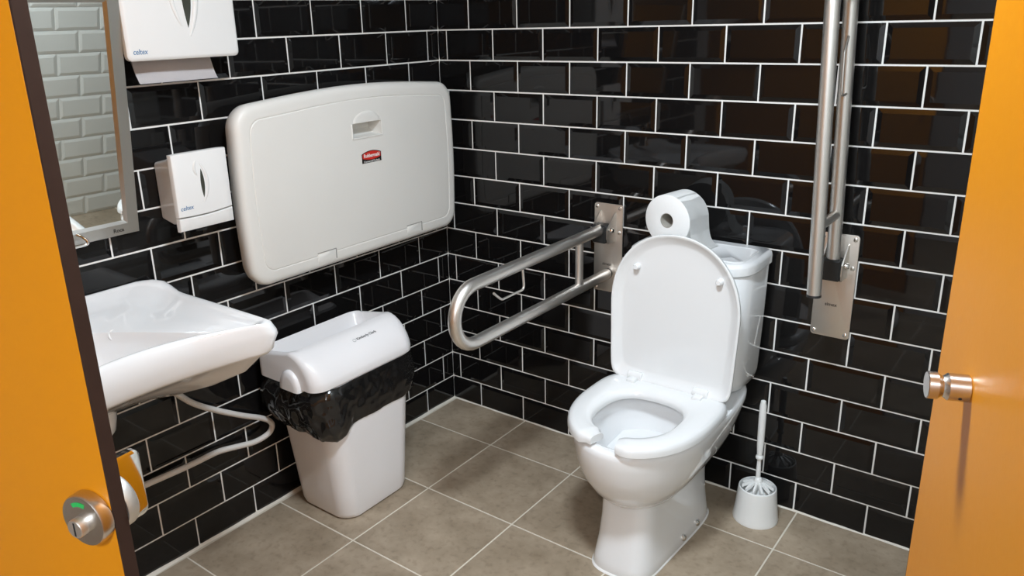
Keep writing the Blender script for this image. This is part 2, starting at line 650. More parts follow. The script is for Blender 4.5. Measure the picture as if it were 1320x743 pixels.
def tp(name, bm, m, label=None, angle=35, parent=None):
    bm.transform(Matrix.Translation(toff))
    return obj(name, bm, m, parent or toilet, angle=angle, label=label)


def ring3(z, yf, yb, hw, **k):
    return [Vector((x, y, z)) for x, y in plan(AX, yf, yb, hw, **k)]


rings = []
for z, yf, yb, hw in ((0.165, -0.44, -0.24, 0.045), (0.185, -0.515, -0.20, 0.072), (0.215, -0.567, -0.165, 0.106), (0.25, -0.602, -0.14, 0.132), (0.29, -0.628, -0.115, 0.155),
                      (0.33, -0.643, -0.085, 0.171), (0.37, -0.651, -0.055, 0.179), (0.40, -0.655, -0.035, 0.185), (0.413, -0.653, -0.032, 0.1845), (0.419, -0.647, -0.036, 0.180)):
    rings.append(ring3(z, yf, yb, hw, ef=2.15, eb=4.2, k=1.55))
# rim top, then the bowl cavity
for z, yf, yb, hw in ((0.420, -0.630, -0.29, 0.138), (0.416, -0.620, -0.30, 0.128), (0.395, -0.616, -0.305, 0.124), (0.378, -0.620, -0.30, 0.130), (0.34, -0.605, -0.31, 0.122),
                      (0.29, -0.575, -0.33, 0.098), (0.25, -0.55, -0.355, 0.075), (0.215, -0.51, -0.38, 0.055), (0.205, -0.47, -0.40, 0.03)):
    rings.append(ring3(z, yf, yb, hw, ef=2.1, eb=2.1, k=1.3))
pan = tp('bowl', loft(rings), MT['ceramic'], angle=60)
tp('water', loft([ring3(0.252, -0.553, -0.353, 0.077, ef=2.1, eb=2.1, k=1.3), ring3(0.254, -0.553, -0.353, 0.077, ef=2.1, eb=2.1, k=1.3)]), MT['water'])
rings = []
for z, yf, yb, hw in ((0.0, -0.578, -0.130, 0.108), (0.006, -0.580, -0.128, 0.110), (0.03, -0.574, -0.132, 0.106), (0.09, -0.560, -0.138, 0.098), (0.15, -0.550, -0.140, 0.094), (0.21, -0.545, -0.138, 0.094), (0.26, -0.54, -0.13, 0.098), (0.32, -0.53, -0.12, 0.105)):
    ring = []
    for x, y in plan(AX, yf, yb, hw, ef=3.2, eb=6, k=0.9):
        f = (y - yf) / (yb - yf)
        ring.append(Vector((AX + (x - AX) * (0.80 + 0.20 * f), y, z)))
    rings.append(ring)
tp('pedestal', loft(rings), MT['ceramic'], angle=50)
for y in (-0.345, -0.256):
    tp('bolt_cap', lathe([(0.0105, -0.006), (0.0105, 0.004), (0.007, 0.008), (0, 0.009)], 20, mtx=frame_mtx((0, 1, 0), (1, 0, 0), (AX + 0.0965 + (y + 0.345) * 0.03, y, 0.024))), MT['chrome'], label='chrome bolt cap')
# bead of sealant round the foot
bm = bmesh.new()
ra = [(AX + (x - AX) * (0.80 + 0.20 * (y + 0.58) / 0.452), y) for x, y in plan(AX, -0.580, -0.128, 0.110, ef=3.2, eb=6, k=0.9)]
loft([[Vector((AX + (x - AX) * s, -0.354 + (y + 0.354) * s, z)) for x, y in ra] for s, z in ((1.022, 0.0), (1.014, 0.003), (0.99, 0.006))], False, False, bm=bm)
tp('sealant', bm, MT['paint'])

# cistern
CY0, CY1 = -0.022, -0.238
rings = []
for z, hw, f in ((0.425, 0.156, -0.200), (0.432, 0.164, -0.208), (0.46, 0.170, -0.222), (0.60, 0.176, -0.231), (0.78, 0.180, CY1), (0.784, 0.177, CY1 + 0.003)):
    rings.append(ring3(z, f, CY0, hw, ef=3.6, eb=12, k=0.75))
tp('cistern', loft(rings), MT['ceramic'], angle=50)
rings = []
for z, hw, f in ((0.784, 0.180, -0.238), (0.787, 0.1855, -0.243), (0.807, 0.1855, -0.244), (0.816, 0.1825, -0.241), (0.820, 0.175, -0.234)):
    rings.append(ring3(z, f, CY0 + 0.008, hw, ef=3.6, eb=12, k=0.75))
clid = tp('cistern_lid', loft(rings), MT['ceramic'], angle=50)
bm = bmesh.new()
loft([[Vector((AX + 0.085 + x * s, -0.125 + y * s, z)) for x, y in rrect(0.15, 0.16, 0.03)] for s, z in ((1.0, 0.8195), (0.99, 0.8215), (0.94, 0.8222), (0.91, 0.8205))], bm=bm)
tp('button_panel', bm, MT['ceramic'], parent=toilet)
tp('flush_button', lathe([(0.024, 0.820), (0.024, 0.8245), (0.021, 0.8255), (0, 0.826)], 32, mtx=Matrix.Translation((AX, -0.13, 0))), MT['chrome'], label='chrome flush button')

# seat, horseshoe open at the front
na = 72
rings = []
yo = dict(ef=2.2, eb=4.0, k=1.45)


def on_plan(yf, yb, hw, a, ef, eb, k):
    yc = yf + min(k * hw, (yb - yf) * 0.6)
    c, s = math.cos(a), math.sin(a)
    e = eb if s > 0 else ef
    Ly = (yb - yc) if s > 0 else (yc - yf)
    return Vector((AX + hw * spow(c, 2 / e), yc + Ly * spow(s, 2 / e)))


A0 = -PI / 2 + 0.165
A1 = -PI / 2 - 0.165 + 2 * PI
for i in range(na + 1):
    f = i / na
    a = A0 + (A1 - A0) * f
    o_ = on_plan(-0.664, -0.232, 0.189, a, 2.2, 4.0, 1.45)
    i_ = on_plan(-0.596, -0.345, 0.109, a, 2.2, 2.6, 1.2)
    mid = (o_ + i_) / 2
    e = min(f, 1 - f) * na
    sc = 1.0 if e >= 2 else (0.72, 0.93)[int(e)]
    prof = [(0.0, 0.424), (0.0, 0.436), (0.035, 0.444), (0.10, 0.449), (0.25, 0.452), (0.6, 0.452), (0.85, 0.449), (0.97, 0.441), (1.0, 0.432), (0.98, 0.424)]
    ring = []
    for u, z in prof:
        p = o_ + (i_ - o_) * u
        p = mid + (p - mid) * sc
        zz = 0.437 + (z - 0.437) * sc
        ring.append(Vector((p.x, p.y, zz)))
    rings.append(ring)
tp('seat', loft(rings), MT['seat'], angle=50)
for sx in (-0.100, 0.100):
    h = tp('seat_hinge', lathe([(0.012, -0.022), (0.0135, -0.020), (0.0135, 0.020), (0.012, 0.022)], 20, mtx=frame_mtx((0, 1, 0), (1, 0, 0), (AX + sx, -0.284, 0.458))), MT['seat'])
    bm = BOX((AX + sx, -0.300, 0.453), (0.028, 0.040, 0.014), 0.005, 2)
    tp('hinge_arm', bm, MT['seat'], parent=toilet)

# raised lid, leaning back against the cistern
lidm = Matrix.Translation(Vector((AX + 0.003, -0.279, 0.447))) @ Matrix.Rotation(math.radians(-2.4), 4, 'X')
LH = 0.446


def lid_ring(inset, d):
    out = []
    hw, y0, y1 = 0.1905 - inset, 0.0 + inset, LH - inset
    n = 72
    yc = y1 - 1.12 * hw
    for i in range(n):
        a = 2 * PI * i / n
        c, s = math.cos(a), math.sin(a)
        if s >= 0:
            x, h = hw * spow(c, 2 / 2.12), yc + (y1 - yc) * spow(s, 2 / 2.12)
        else:
            x, h = hw * spow(c, 2 / 14.0), yc + (yc - y0) * spow(s, 2 / 14.0)
            x *= 1 - 0.045 * ((yc - h) / (yc - y0))
        out.append(lidm @ Vector((x, -d, h)))
    return out


rings = [lid_ring(0.06, -0.0045), lid_ring(0.034, -0.0040), lid_ring(0.027, -0.0025), lid_ring(0.009, 0.011), lid_ring(0.006, 0.0135), lid_ring(0.002, 0.0135), lid_ring(0.0, 0.0115), lid_ring(0.0, 0.006), lid_ring(0.004, -0.004), lid_ring(0.018, -0.0105), lid_ring(0.05, -0.013)]
tp('lid', loft(rings), MT['seat'], angle=40)
for sx, h in ((-0.118, 0.338), (0.124, 0.335)):
    bm = bmesh.new()
    loft([[lidm @ Vector((sx + x * s, -d, h + y * s)) for x, y in rrect(0.017, 0.017, 0.008, 5)] for s, d in ((1.15, -0.005), (1.0, 0.010), (0.7, 0.0135))], bm=bm)
    tp('lid_bumper', bm, MT['seat'])

# ------------------------------------------------------------------ toilet roll on the cistern
RC = Vector((0.967, -0.155, 0.8975))
ra = Vector((0.16, 0.98, 0)).normalized()
roll = thing('toilet_roll', 'white toilet paper roll lying on top of the cistern lid', 'toilet roll', (RC.x, RC.y, 0.8225))
rm = frame_mtx(Vector((1, 0, 0)) - ra * ra.x, ra, RC)
rm = Matrix.Translation(-Vector((RC.x, RC.y, 0.8225))) @ rm
bm = lathe([(0.0215, 0.0), (0.072, 0.0), (0.0745, 0.002), (0.0748, 0.05), (0.0745, 0.098), (0.072, 0.0995), (0.0215, 0.0995)], 72, mtx=rm, cap=False)
R_ = bm
obj('paper', R_, MT['paper'], roll, angle=50)
obj('core', lathe([(0.0218, 0.001), (0.0218, 0.0985), (0.0200, 0.0985), (0.0200, 0.001), (0.0218, 0.001)], 40, mtx=rm, cap=False), MT['card'], roll, label='grey cardboard tube')
# loose end of the paper hanging down the right side to the cistern lid
bm = bmesh.new()
pts = [(0.0753, 1.2), (0.0755, 0.75), (0.0757, 0.3)]
prof = [(r * math.cos(a), r * math.sin(a)) for r, a in pts] + [(0.077, -0.012), (0.081, -0.038), (0.089, -0.058), (0.101, -0.0695), (0.113, -0.0725)]
sp = smooth_path([(x, y, 0) for x, y in prof], 5)
rows = []
bz = Vector((0, 0, 1))
bx = Vector((1, 0, 0)) - ra * ra.x
bx.normalize()
base = RC - Vector((RC.x, RC.y, 0.8225))
for zoff in (0.002, 0.05, 0.0975):
    rows.append([base + ra * zoff + bx * p.x + bz * p.y for p in sp])
loft(rows, False, False, False, bm)
bmesh.ops.solidify(bm, geom=bm.faces[:], thickness=0.0006)
obj('loose_end', bm, MT['paper'], roll, angle=80)

# ------------------------------------------------------------------ grab bars


def grab_bar(label, px, lean):
    """Wall plate centred on x = px; the bar is built folded down, reaching to -y, then turned up by `lean`."""
    t = thing('grab_bar', label, 'grab bar', (px, 0, 0.59), 0, 'stainless steel folding grab bars beside the toilet')
    bm = bmesh.new()
    loft([[Vector((x * s, -d, 0.148 + z * s)) for x, z in rrect(0.103, 0.297, 0.010)] for s, d in ((1.0, 0.0052), (1.0, 0.0080), (0.985, 0.0088))], bm=bm)
    plate = obj('wall_plate', bm, MT['steel_plate'], t)
    for sx in (-0.041, 0.041):
        for z in (0.012, 0.205, 0.285):
            obj('screw', lathe([(0.006, 0.0085), (0.0058, 0.0105), (0.004, 0.0120), (0, 0.0125)], 18, mtx=frame_mtx((1, 0, 0), (0, -1, 0), (sx, 0, z))), MT['chrome'], plate)
    lettering('simex', 0.0135, MT['etch'], frame_mtx((1, 0, 0), (0, -1, 0), (-0.004, -0.0089, 0.094)), plate, bold=0.0002)
    zu, zl, yp = 0.222, 0.062, -0.050
    br = bmesh.new()
    for sx in (-0.027, 0.027):
        o1 = [(-0.008, zu + 0.050), (-0.020, zu + 0.048), (-0.058, zu + 0.012), (-0.066, zu + 0.004), (-0.067, zu - 0.026), (-0.060, zu - 0.040), (-0.008, zu - 0.046)]
        loft([[Vector((sx + dx, y, z)) for y, z in o1] for dx in (-0.0017, 0.0017)], bm=br)
    box(br, (0, -0.033, zu - 0.044), (0.054, 0.050, 0.003))
    obj('bracket', br, MT['steel_plate'], t, smooth=False)
    bm = lathe([(0.0085, -0.038), (0.0085, -0.030), (0.0045, -0.030), (0.0045, 0.031), (0.0085, 0.031), (0.0085, 0.037), (0.006, 0.041), (0, 0.0415)], 6 * 3, mtx=frame_mtx((0, 1, 0), (1, 0, 0), (0, yp, zu)))
    obj('pivot_bolt', bm, MT['chrome'], t)
    # moving part in its own frame: pivot at origin, u away from the wall, w up
    L, gap, r = 0.735, zu - zl, 0.0174
    R2 = gap / 2
    mv = Matrix.Translation(Vector((0, yp, zu))) @ Matrix.Rotation(math.radians(lean[1]), 4, 'Y') @ Matrix.Rotation(math.radians(lean[0]), 4, 'X')

    def P(u, w_, s=0.0):
        return mv @ Vector((s, -u, w_))
    path = [P(-0.002 + 0.012, 0)] + [P(x, 0) for x in (0.10, 0.3, 0.5)] + [P(L - R2, 0)]
    for k in range(1, 16):
        a = PI / 2 - PI * k / 16
        path.append(P(L - R2 + R2 * math.cos(a), -R2 + R2 * math.sin(a)))
    path += [P(L - R2, -gap)] + [P(x, -gap) for x in (0.5, 0.3, 0.1)] + [P(-0.042, -gap)]
    obj('bar', tube(path, r, 24), MT['steel'], t, angle=50)
    obj('end_cap', lathe([(0.0178, -0.0435), (0.0178, -0.0375), (0.0175, -0.037)], 24, mtx=mv @ frame_mtx((1, 0, 0), (0, -1, 0), (0, 0, -gap))), MT['dark'], t)
    obj('strut', tube([P(0.137, -0.008), P(0.137, -gap / 2), P(0.137, -gap + 0.008)], 0.0125, 20), MT['steel'], t)
    ob = bmesh.new()
    box(ob, (0, yp - 0.002, zu - 0.012), (0.050, 0.042, 0.058), 0.004, 1)
    obj('pivot_block', ob, MT['dark'], t)
    hk = smooth_path([P(0.446, -0.010, 0.006), P(0.446, -0.035, 0.008), P(0.447, -0.062, 0.010), P(0.456, -0.071, 0.010), P(0.48, -0.071, 0.010), P(0.535, -0.071, 0.010), P(0.553, -0.068, 0.010), P(0.584, -0.043, 0.010)], 5)
    obj('roll_hook', tube(hk, 0.0034, 10), MT['steel'], t, angle=60)
    return t


grab_bar('folding steel grab bar lowered level between the changing table corner and the toilet', 0.697, (0, 0))
grab_bar('folding steel grab bar tipped upright against the wall beside the orange door', 1.400, (-90, -2.0))

# ------------------------------------------------------------------ toilet brush
BX, BY = 1.268, -0.096
hold = thing('brush_holder', 'white plastic toilet brush holder on the floor right of the toilet', 'brush holder', (BX, BY, 0))
bm = lathe([(0.0655, 0.0), (0.0660, 0.004), (0.0645, 0.011), (0.0610, 0.04), (0.0575, 0.076), (0.0555, 0.098), (0.0540, 0.106), (0.0510, 0.108), (0.0492, 0.104), (0.051, 0.08), (0.055, 0.008), (0, 0.006)], 48)
obj('cup', bm, MT['brush_plastic'], hold)
brush = thing('toilet_brush', 'white toilet brush standing upright in its holder with a long handle', 'toilet brush', (BX, BY, 0.007))
bm = lathe([(0.0065, 0.09), (0.0070, 0.155), (0.0062, 0.175), (0.0058, 0.192), (0.0105, 0.194), (0.0112, 0.198), (0.0105, 0.202), (0.0080, 0.205), (0.0100, 0.24), (0.0105, 0.33), (0.0098, 0.365), (0.0070, 0.381), (0.0, 0.384)], 24, mtx=Matrix.Rotation(math.radians(-0.6), 4, 'Y'))
obj('handle', bm, MT['brush_plastic'], brush)
bm = bmesh.new()
for k in range(11):
    a = 2 * PI * k / 11 + 0.2
    rr = Matrix.Rotation(a, 4, 'Z')
    rings = []
    for u, z, wd in ((0.008, 0.117, 0.003), (0.020, 0.114, 0.0046), (0.034, 0.108, 0.0054), (0.0455, 0.101, 0.0034)):
        rings.append([rr @ Vector(p) for p in ((u, -wd, z - 0.006), (u, wd, z - 0.006), (u, wd * 0.6, z + 0.002), (u, -wd * 0.6, z + 0.002))])
    loft(rings, bm=bm)
obj('splash_guard', bm, MT['brush_plastic'], brush)
obj('guard_hub', lathe([(0.013, 0.112), (0.0125, 0.122), (0.009, 0.129), (0.006, 0.131)], 24), MT['brush_plastic'], brush)
bm = lathe([(0.006, 0.09), (0.030, 0.085), (0.036, 0.06), (0.034, 0.02), (0.02, 0.004), (0.0, 0.003)], 24)
for v in bm.verts:
    v.co += Vector((noise.noise(v.co * 90), noise.noise(v.co * 90 + Vector((7, 1, 3))), 0)) * 0.003
obj('bristle_head', bm, MT['bristle'], brush)

# ------------------------------------------------------------------ baby changing table on the left wall
ct = thing('changing_table', 'folded grey wall-mounted baby changing table with a red and black label', 'changing table', (0, -0.505, 0.752))


def ct_ring(x, inset):
    """outline in the wall plane, slightly bulging top and sides"""
    y0, y1, z0, z1 = -0.945 + inset, -0.062 - inset, 0.752 + inset, 1.262 - inset
    out = []
    rs = [(y1, z1, 0.062), (y0, z1, 0.066), (y0, z0, 0.060), (y1, z0, 0.060)]
    seg = 8
    for q, (cy, cz, r) in enumerate(rs):
        r = max(0.012, r - inset * 0.6)
        sy = -1 if q in (0, 3) else 1
        sz = -1 if q in (0, 1) else 1
        a0 = (0, PI / 2, PI, 1.5 * PI)[q]
        for k in range(seg + 1):
            a = a0 + PI / 2 * k / seg
            out.append([cy + sy * r + r * math.cos(a), cz + sz * r + r * math.sin(a)])
        # intermediate points to the next corner
        ny, nz, nr = rs[(q + 1) % 4]
        p0 = out[-1]
        if q == 0:
            p1 = [ny + nr, nz]
        elif q == 1:
            p1 = [ny, nz + nr]
        elif q == 2:
            p1 = [ny - nr, nz]
        else:
            p1 = [ny, nz - nr]
        nn = 10
        for k in range(1, nn):
            f = k / nn
            b = math.sin(PI * f)
            p = [p0[0] + (p1[0] - p0[0]) * f, p0[1] + (p1[1] - p0[1]) * f]
            if q == 0:
                p[1] += 0.020 * b
            elif q == 1:
                p[0] -= 0.006 * b
            elif q == 3:
                p[0] += 0.006 * b
            out.append(p)
    # the top edge also falls a little towards both ends because of the bulge
    return [Vector((x, y + 0.505, z - 0.752)) for y, z in out]


rings = [ct_ring(x, i) for x, i in ((-0.002 + 0.008, 0.052), (0.012, 0.046), (0.030, 0.026), (0.040, 0.016), (0.041, 0.015))]
obj('wall_housing', loft(rings), MT['station'], ct, angle=50)
rings = [ct_ring(x, i) for x, i in ((0.0415, 0.018), (0.043, 0.012), (0.060, 0.004), (0.082, 0.000), (0.094, 0.002), (0.101, 0.007), (0.1045, 0.014), (0.1060, 0.022), (0.1062, 0.040), (0.1050, 0.0415), (0.1050, 0.0435), (0.1066, 0.0450), (0.1068, 0.0465))]
bed = obj('folding_bed', loft(rings), MT['station'], ct, angle=50)
# grip recess
bm = bmesh.new()
o2 = Vector((0, 0.505, -0.752))
P8 = []
for y in (-0.535, -0.415):
    P8.append([Vector((0.13, y, 1.124)), Vector((0.104, y, 1.124)), Vector((0.066, y, 1.129)), Vector((0.050, y, 1.142)), Vector((0.047, y, 1.167)), Vector((0.13, y, 1.167))])
loft([[p + o2 for p in r_] for r_ in P8], bm=bm)
boolean_cut(bed, bm)
# flared hood above the grip and thin rim round it
bm = bmesh.new()
hood = []
for k in range(13):
    a = PI * k / 12
    hood.append((-0.475 + 0.058 * math.cos(a), 1.168 + 0.034 * math.sin(a)))
loft([[Vector((x, y_, z_)) + o2 for y_, z_ in [((yy + 0.475) * s - 0.475, 1.168 + (zz - 1.168) * s) for yy, zz in hood]] for x, s in ((0.1064, 1.0), (0.1078, 0.95), (0.1092, 0.78), (0.1095, 0.5))], bm=bm)
obj('grip_hood', bm, MT['station'], ct, angle=60)
bm = bmesh.new()
for c, s in (((0.1069, -0.5375, 1.144), (0.004, 0.005, 0.048)), ((0.1069, -0.4125, 1.144), (0.004, 0.005, 0.048)), ((0.1069, -0.475, 1.1215), (0.004, 0.130, 0.005))):
    box(bm, Vector(c) + o2, s, 0.0012, 1)
obj('grip_rim', bm, MT['station'], ct)
# hinge covers low on the front
for yc in (-0.678, -0.289):
    bm = bmesh.new()
    loft([[Vector((x, yc + dy, z)) + o2 for x, z in ((0.060, 0.7535), (0.0905, 0.7545), (0.1030, 0.762), (0.1072, 0.776), (0.1078, 0.800), (0.0950, 0.803), (0.060, 0.803))] for dy in (-0.035, 0.035)], bm=bm)
    bmesh.ops.bevel(bm, geom=[e for e in bm.edges], offset=0.0012, segments=1, affect='EDGES')
    hc = obj('hinge_cover', bm, MT['station'], ct, angle=40)
    bm = bmesh.new()
    box(bm, Vector((0.1052, yc, 0.8035)) + o2, (0.0055, 0.0735, 0.0022))
    box(bm, Vector((0.1052, yc + 0.0362, 0.788)) + o2, (0.0055, 0.0022, 0.031))
    obj('hinge_gap_shade', bm, MT['station_dark'], hc, smooth=False)  # solid dark bars: shade of the gaps beside the cover, put in as colour
# label
LBM = frame_mtx((0, 1, 0), (1, 0, 0), Vector((0.1068, -0.465, 1.060)) + o2)


def curved_panel(hw, zb, zt_side, zt_mid, zb_mid=None, d0=0.0, d1=0.0004):
    zb_mid = zb if zb_mid is None else zb_mid
    n = 16
    pts = []
    for k in range(n + 1):
        u = -1 + 2 * k / n
        pts.append((u * hw, zb + (zb_mid - zb) * (1 - u * u)))
    for k in range(n + 1):
        u = 1 - 2 * k / n
        pts.append((u * hw, zt_side + (zt_mid - zt_side) * (1 - u * u)))
    return loft([[LBM @ Vector((x, y, d)) for x, y in pts] for d in (d0, d1)])


lab = obj('label', curved_panel(0.0415, -0.0185, 0.0105, 0.0190, d1=0.0006), MT['black_print'], ct, smooth=False, label='black maker label with a red oval')
obj('red_panel', curved_panel(0.0385, -0.0035, 0.0092, 0.0168, -0.0095, d1=0.0009), MT['red'], lab, smooth=False)
lettering('Rubbermaid', 0.0165, MT['white_print'], LBM @ Matrix.Translation((0, 0.0035, 0.0011)), lab, bold=0.0003, width=0.066)
lettering('Commercial Products', 0.0085, MT['white_print'], LBM @ Matrix.Translation((0, -0.0142, 0.0008)), lab, width=0.068)

# ------------------------------------------------------------------ paper towel dispenser, top left
td = thing('towel_dispenser', 'large white paper towel dispenser at the top left beside the mirror', 'towel dispenser', (0, -1.065, 1.39))


def wall_box(rings_def, z0, h, r=0.012):
    """rings (x, y0, y1, zlo, zhi)"""
    out = []
    for x, y0, y1, zl, zh, rr in rings_def:
        out.append([Vector((x, (y0 + y1) / 2 + a, (zl + zh) / 2 + b)) for a, b in rrect(y1 - y0, zh - zl, rr, 5)])
    return out


O = Vector((0, 1.065, -1.39))


def shift(bm, o):
    bm.transform(Matrix.Translation(o))
    return bm


rings = wall_box([(0.006, -1.165, -0.868, 1.400, 1.690, 0.010), (0.06, -1.190, -0.888, 1.396, 1.695, 0.012), (0.091, -1.204, -0.902, 1.392, 1.697, 0.012)], 0, 0)
obj('body', shift(loft(rings), O), MT['abs'], td)
rings = wall_box([(0.090, -1.2055, -0.9025, 1.3895, 1.698, 0.012), (0.094, -1.2075, -0.904, 1.388, 1.70, 0.012), (0.106, -1.2075, -0.906, 1.388, 1.70, 0.013), (0.1095, -1.2045, -0.909, 1.391, 1.697, 0.012), (0.1110, -1.199, -0.914, 1.397, 1.691, 0.010)], 0, 0)
tdc = obj('cover', shift(loft(rings), O), MT['abs'], td)


def lens(yc, zc, hw, hh, bend, x0, x1, n=20):
    """eye-shaped prism on a wall-parallel face, its two sides bent by `bend`"""
    a, b = [], []
    for k in range(n + 1):
        f = -1 + 2 * k / n
        cc = (1 - f * f)
        a.append((yc + (bend - hw) * cc, zc + hh * f))
        b.append((yc + (bend + hw) * cc, zc + hh * f))
    pts = a + b[-2:0:-1]
    return loft([[Vector((x, y, z)) for y, z in pts] for x in (x0, x1)])


def crescent(yc, zc, hh, bend, r, x, n=20):
    path, rad = [], []
    for k in range(n + 1):
        f = -1 + 2 * k / n
        cc = 1 - f * f
        path.append(Vector((x, yc + bend * cc, zc + hh * f)))
        rad.append(max(0.0008, r * (0.25 + 0.75 * cc ** 0.7)))
    bm = tube(path, rad, 12)
    for v in bm.verts:
        v.co.x = x + (v.co.x - x) * 0.55
    return bm


obj('viewing_window', shift(lens(-1.044, 1.545, 0.0125, 0.086, 0.004, 0.1102, 0.1118), O), MT['smoke'], td, smooth=False, label='dark slit window')
obj('window_ridge', shift(crescent(-1.042, 1.545, 0.105, 0.0270, 0.0080, 0.111), O), MT['abs'], td, angle=60)
obj('window_ridge', shift(crescent(-1.060, 1.548, 0.085, -0.022, 0.0062, 0.111), O), MT['abs'], td, angle=60)
lettering('celtex', 0.0175, MT['ink_blue'], frame_mtx((0, 1, 0), (1, 0, 0), Vector((0.1112, -1.1770, 1.4085)) + O), td, shear=0.15, bold=0.0001, width=0.036)
pt = thing('paper_towel', 'white sheet of paper towel hanging from the slot of the towel dispenser', 'paper towel', (0.06, -1.06, 1.33))
bm = bmesh.new()
rows = []
for k in range(13):
    f = k / 12
    yy = -1.170 + f * 0.215
    rows.append([Vector((x + 0.002 * math.sin(f * 5), yy + dy, z)) - Vector((0.06, -1.06, 1.33)) for x, z, dy in ((0.050, 1.391, 0.0), (0.054, 1.378, 0.0), (0.062, 1.352, 0.001), (0.070, 1.336, 0.002), (0.074, 1.334, 0.002), (0.068, 1.337, 0.003), (0.056, 1.355, 0.003), (0.047, 1.385, 0.0))])
loft(rows, False, False, False, bm)
bmesh.ops.solidify(bm, geom=bm.faces[:], thickness=0.0007)
obj('sheet', bm, MT['towel_paper'], pt, angle=80)

# ------------------------------------------------------------------ soap dispenser
sd = thing('soap_dispenser', 'small white soap dispenser on the tiles between mirror and changing table', 'soap dispenser', (0, -1.065, 0.965))
O = Vector((0, 1.065, -0.965))
rings = []
for x, y0, y1, zl, zh, rr in ((0.006, -1.128, -0.985, 0.985, 1.135, 0.008), (0.06, -1.133, -0.985, 0.978, 1.146, 0.008), (0.098, -1.138, -0.986, 0.985, 1.158, 0.008)):
    rings.append([Vector((x, (y0 + y1) / 2 + a, (zl + zh) / 2 + b)) for a, b in rrect(y1 - y0, zh - zl, rr, 5)])
obj('body', shift(loft(rings), O), MT['abs'], sd)


def seam(y):
    f = (y + 1.142) / 0.157
    return 1.004 + 0.004 * (f - 0.5) - 0.004 * math.sin(PI * f)


def soap_panel(upper):
    rings = []
    for x, ins in ((0.0965, 0.0), (0.106, 0.0), (0.1105, 0.0015), (0.112, 0.0045)):
        pts = []
        y0, y1 = -1.1435 + ins, -0.9855 - ins
        n = 10
        ysq = [y0 + (y1 - y0) * k / n for k in range(n + 1)]
        if upper:
            lo = [(y, seam(y) + 0.0012 + ins * 0.5) for y in ysq]
            hi = [(y, 1.163 - ins - 0.0015 * abs((y + 1.065) / 0.08) ** 6) for y in ysq[::-1]]
        else:
            lo = [(y, 0.9665 + ins) for y in ysq]
            hi = [(y, seam(y) - 0.0012 - ins * 0.5) for y in ysq[::-1]]
        pts = lo + hi
        rings.append([Vector((x, y, z)) for y, z in pts])
    return shift(loft(rings), O)


obj('cover', soap_panel(True), MT['abs'], sd)
obj('push_bar', soap_panel(False), MT['abs'], sd)
obj('viewing_window', shift(lens(-1.066, 1.081, 0.0052, 0.037, 0.001, 0.1116, 0.1128), O), MT['smoke'], sd, smooth=False, label='dark slit window')
obj('window_ridge', shift(crescent(-1.068, 1.083, 0.052, 0.0165, 0.0048, 0.112), O), MT['abs'], sd, angle=60)
obj('window_ridge', shift(crescent(-1.078, 1.122, 0.018, -0.006, 0.0042, 0.112), O), MT['abs'], sd, angle=60)
lettering('celtex', 0.0155, MT['ink_blue'], frame_mtx((0, 1, 0.02), (1, 0, 0), Vector((0.1122, -1.118, 1.0255)) + O), sd, shear=0.15, bold=0.0001, width=0.036)

# ------------------------------------------------------------------ tilted mirror over the basin
mi = thing('mirror', 'tilted wall mirror in a brushed steel frame over the washbasin', 'mirror', (0.028, -1.496, 0.974))
tilt = Matrix.Rotation(math.radians(8.3), 4, 'Y')       # top leans out into the room
MW, MH = 0.58, 0.585


def mf(bm):
    bm.transform(tilt)
    return bm


# frame: four mitred rails; local frame x = out of the glass, y along the wall, z up
inn, fd = 0.029, 0.024
outer = [(-MW / 2, 0), (MW / 2, 0), (MW / 2, MH), (-MW / 2, MH)]
inner = [(-MW / 2 + inn, inn), (MW / 2 - inn, inn), (MW / 2 - inn, MH - inn), (-MW / 2 + inn, MH - inn)]
lp = inn + 0.007
lip = [(-MW / 2 + lp, lp), (MW / 2 - lp, lp), (MW / 2 - lp, MH - lp), (-MW / 2 + lp, MH - lp)]
for q in range(4):
    r2 = (q + 1) % 4
    bm = bmesh.new()
    sec = []
    for k in (q, r2):
        sec.append([Vector((-fd, *outer[k])), Vector((-0.003, *outer[k])), Vector((0.0, outer[k][0] * 0.994, outer[k][1] + (0.002 if outer[k][1] == 0 else -0.002))), Vector((0.0, *inner[k])), Vector((-0.0065, *lip[k])), Vector((-fd, *lip[k]))])
    loft(sec, bm=bm)
    obj('frame_rail', mf(bm), MT['steel_frame'], mi, smooth=False)
obj('glass', mf(BOX((-0.009, 0, MH / 2), (0.004, MW - 2 * inn - 0.002, MH - 2 * inn - 0.002))), MT['mirror'], mi, smooth=False)
obj('backing', mf(BOX((-0.015, 0, MH / 2), (0.006, MW - 2 * inn, MH - 2 * inn))), MT['dark'], mi, smooth=False)
lettering('Roca', 0.0135, MT['etch'], tilt @ frame_mtx((0, 1, 0), (1, 0, 0), (0.0002, 0.236, 0.0145)), mi, bold=0.0004)
hp = smooth_path([(0.0, 0.135, 0.026), (0.016, 0.140, 0.024), (0.024, 0.146, 0.015), (0.024, 0.143, 0.008), (0.022, 0.115, 0.006), (0.020, 0.05, 0.004), (0.020, 0.0, 0.004), (0.020, -0.05, 0.004), (0.022, -0.115, 0.006), (0.024, -0.143, 0.008), (0.016, -0.140, 0.024), (0.0, -0.135, 0.026)], 5)
obj('tilt_handle', mf(tube(hp, 0.0035, 12)), MT['chrome'], mi, angle=60, label='chrome wire handle')
for sy in (-0.22, 0.22):
    bm = BOX((-0.045 + 0.012, sy, MH * 0.86), (0.07, 0.02, 0.02))
    obj('wall_bracket', bm, MT['steel_frame'], mi, smooth=False)

# ------------------------------------------------------------------ washbasin
BYC = -1.460
BHW = 0.300
wb = thing('washbasin', 'white ceramic wall-hung washbasin with a curved front below the mirror', 'washbasin', (0, BYC, 0.74))


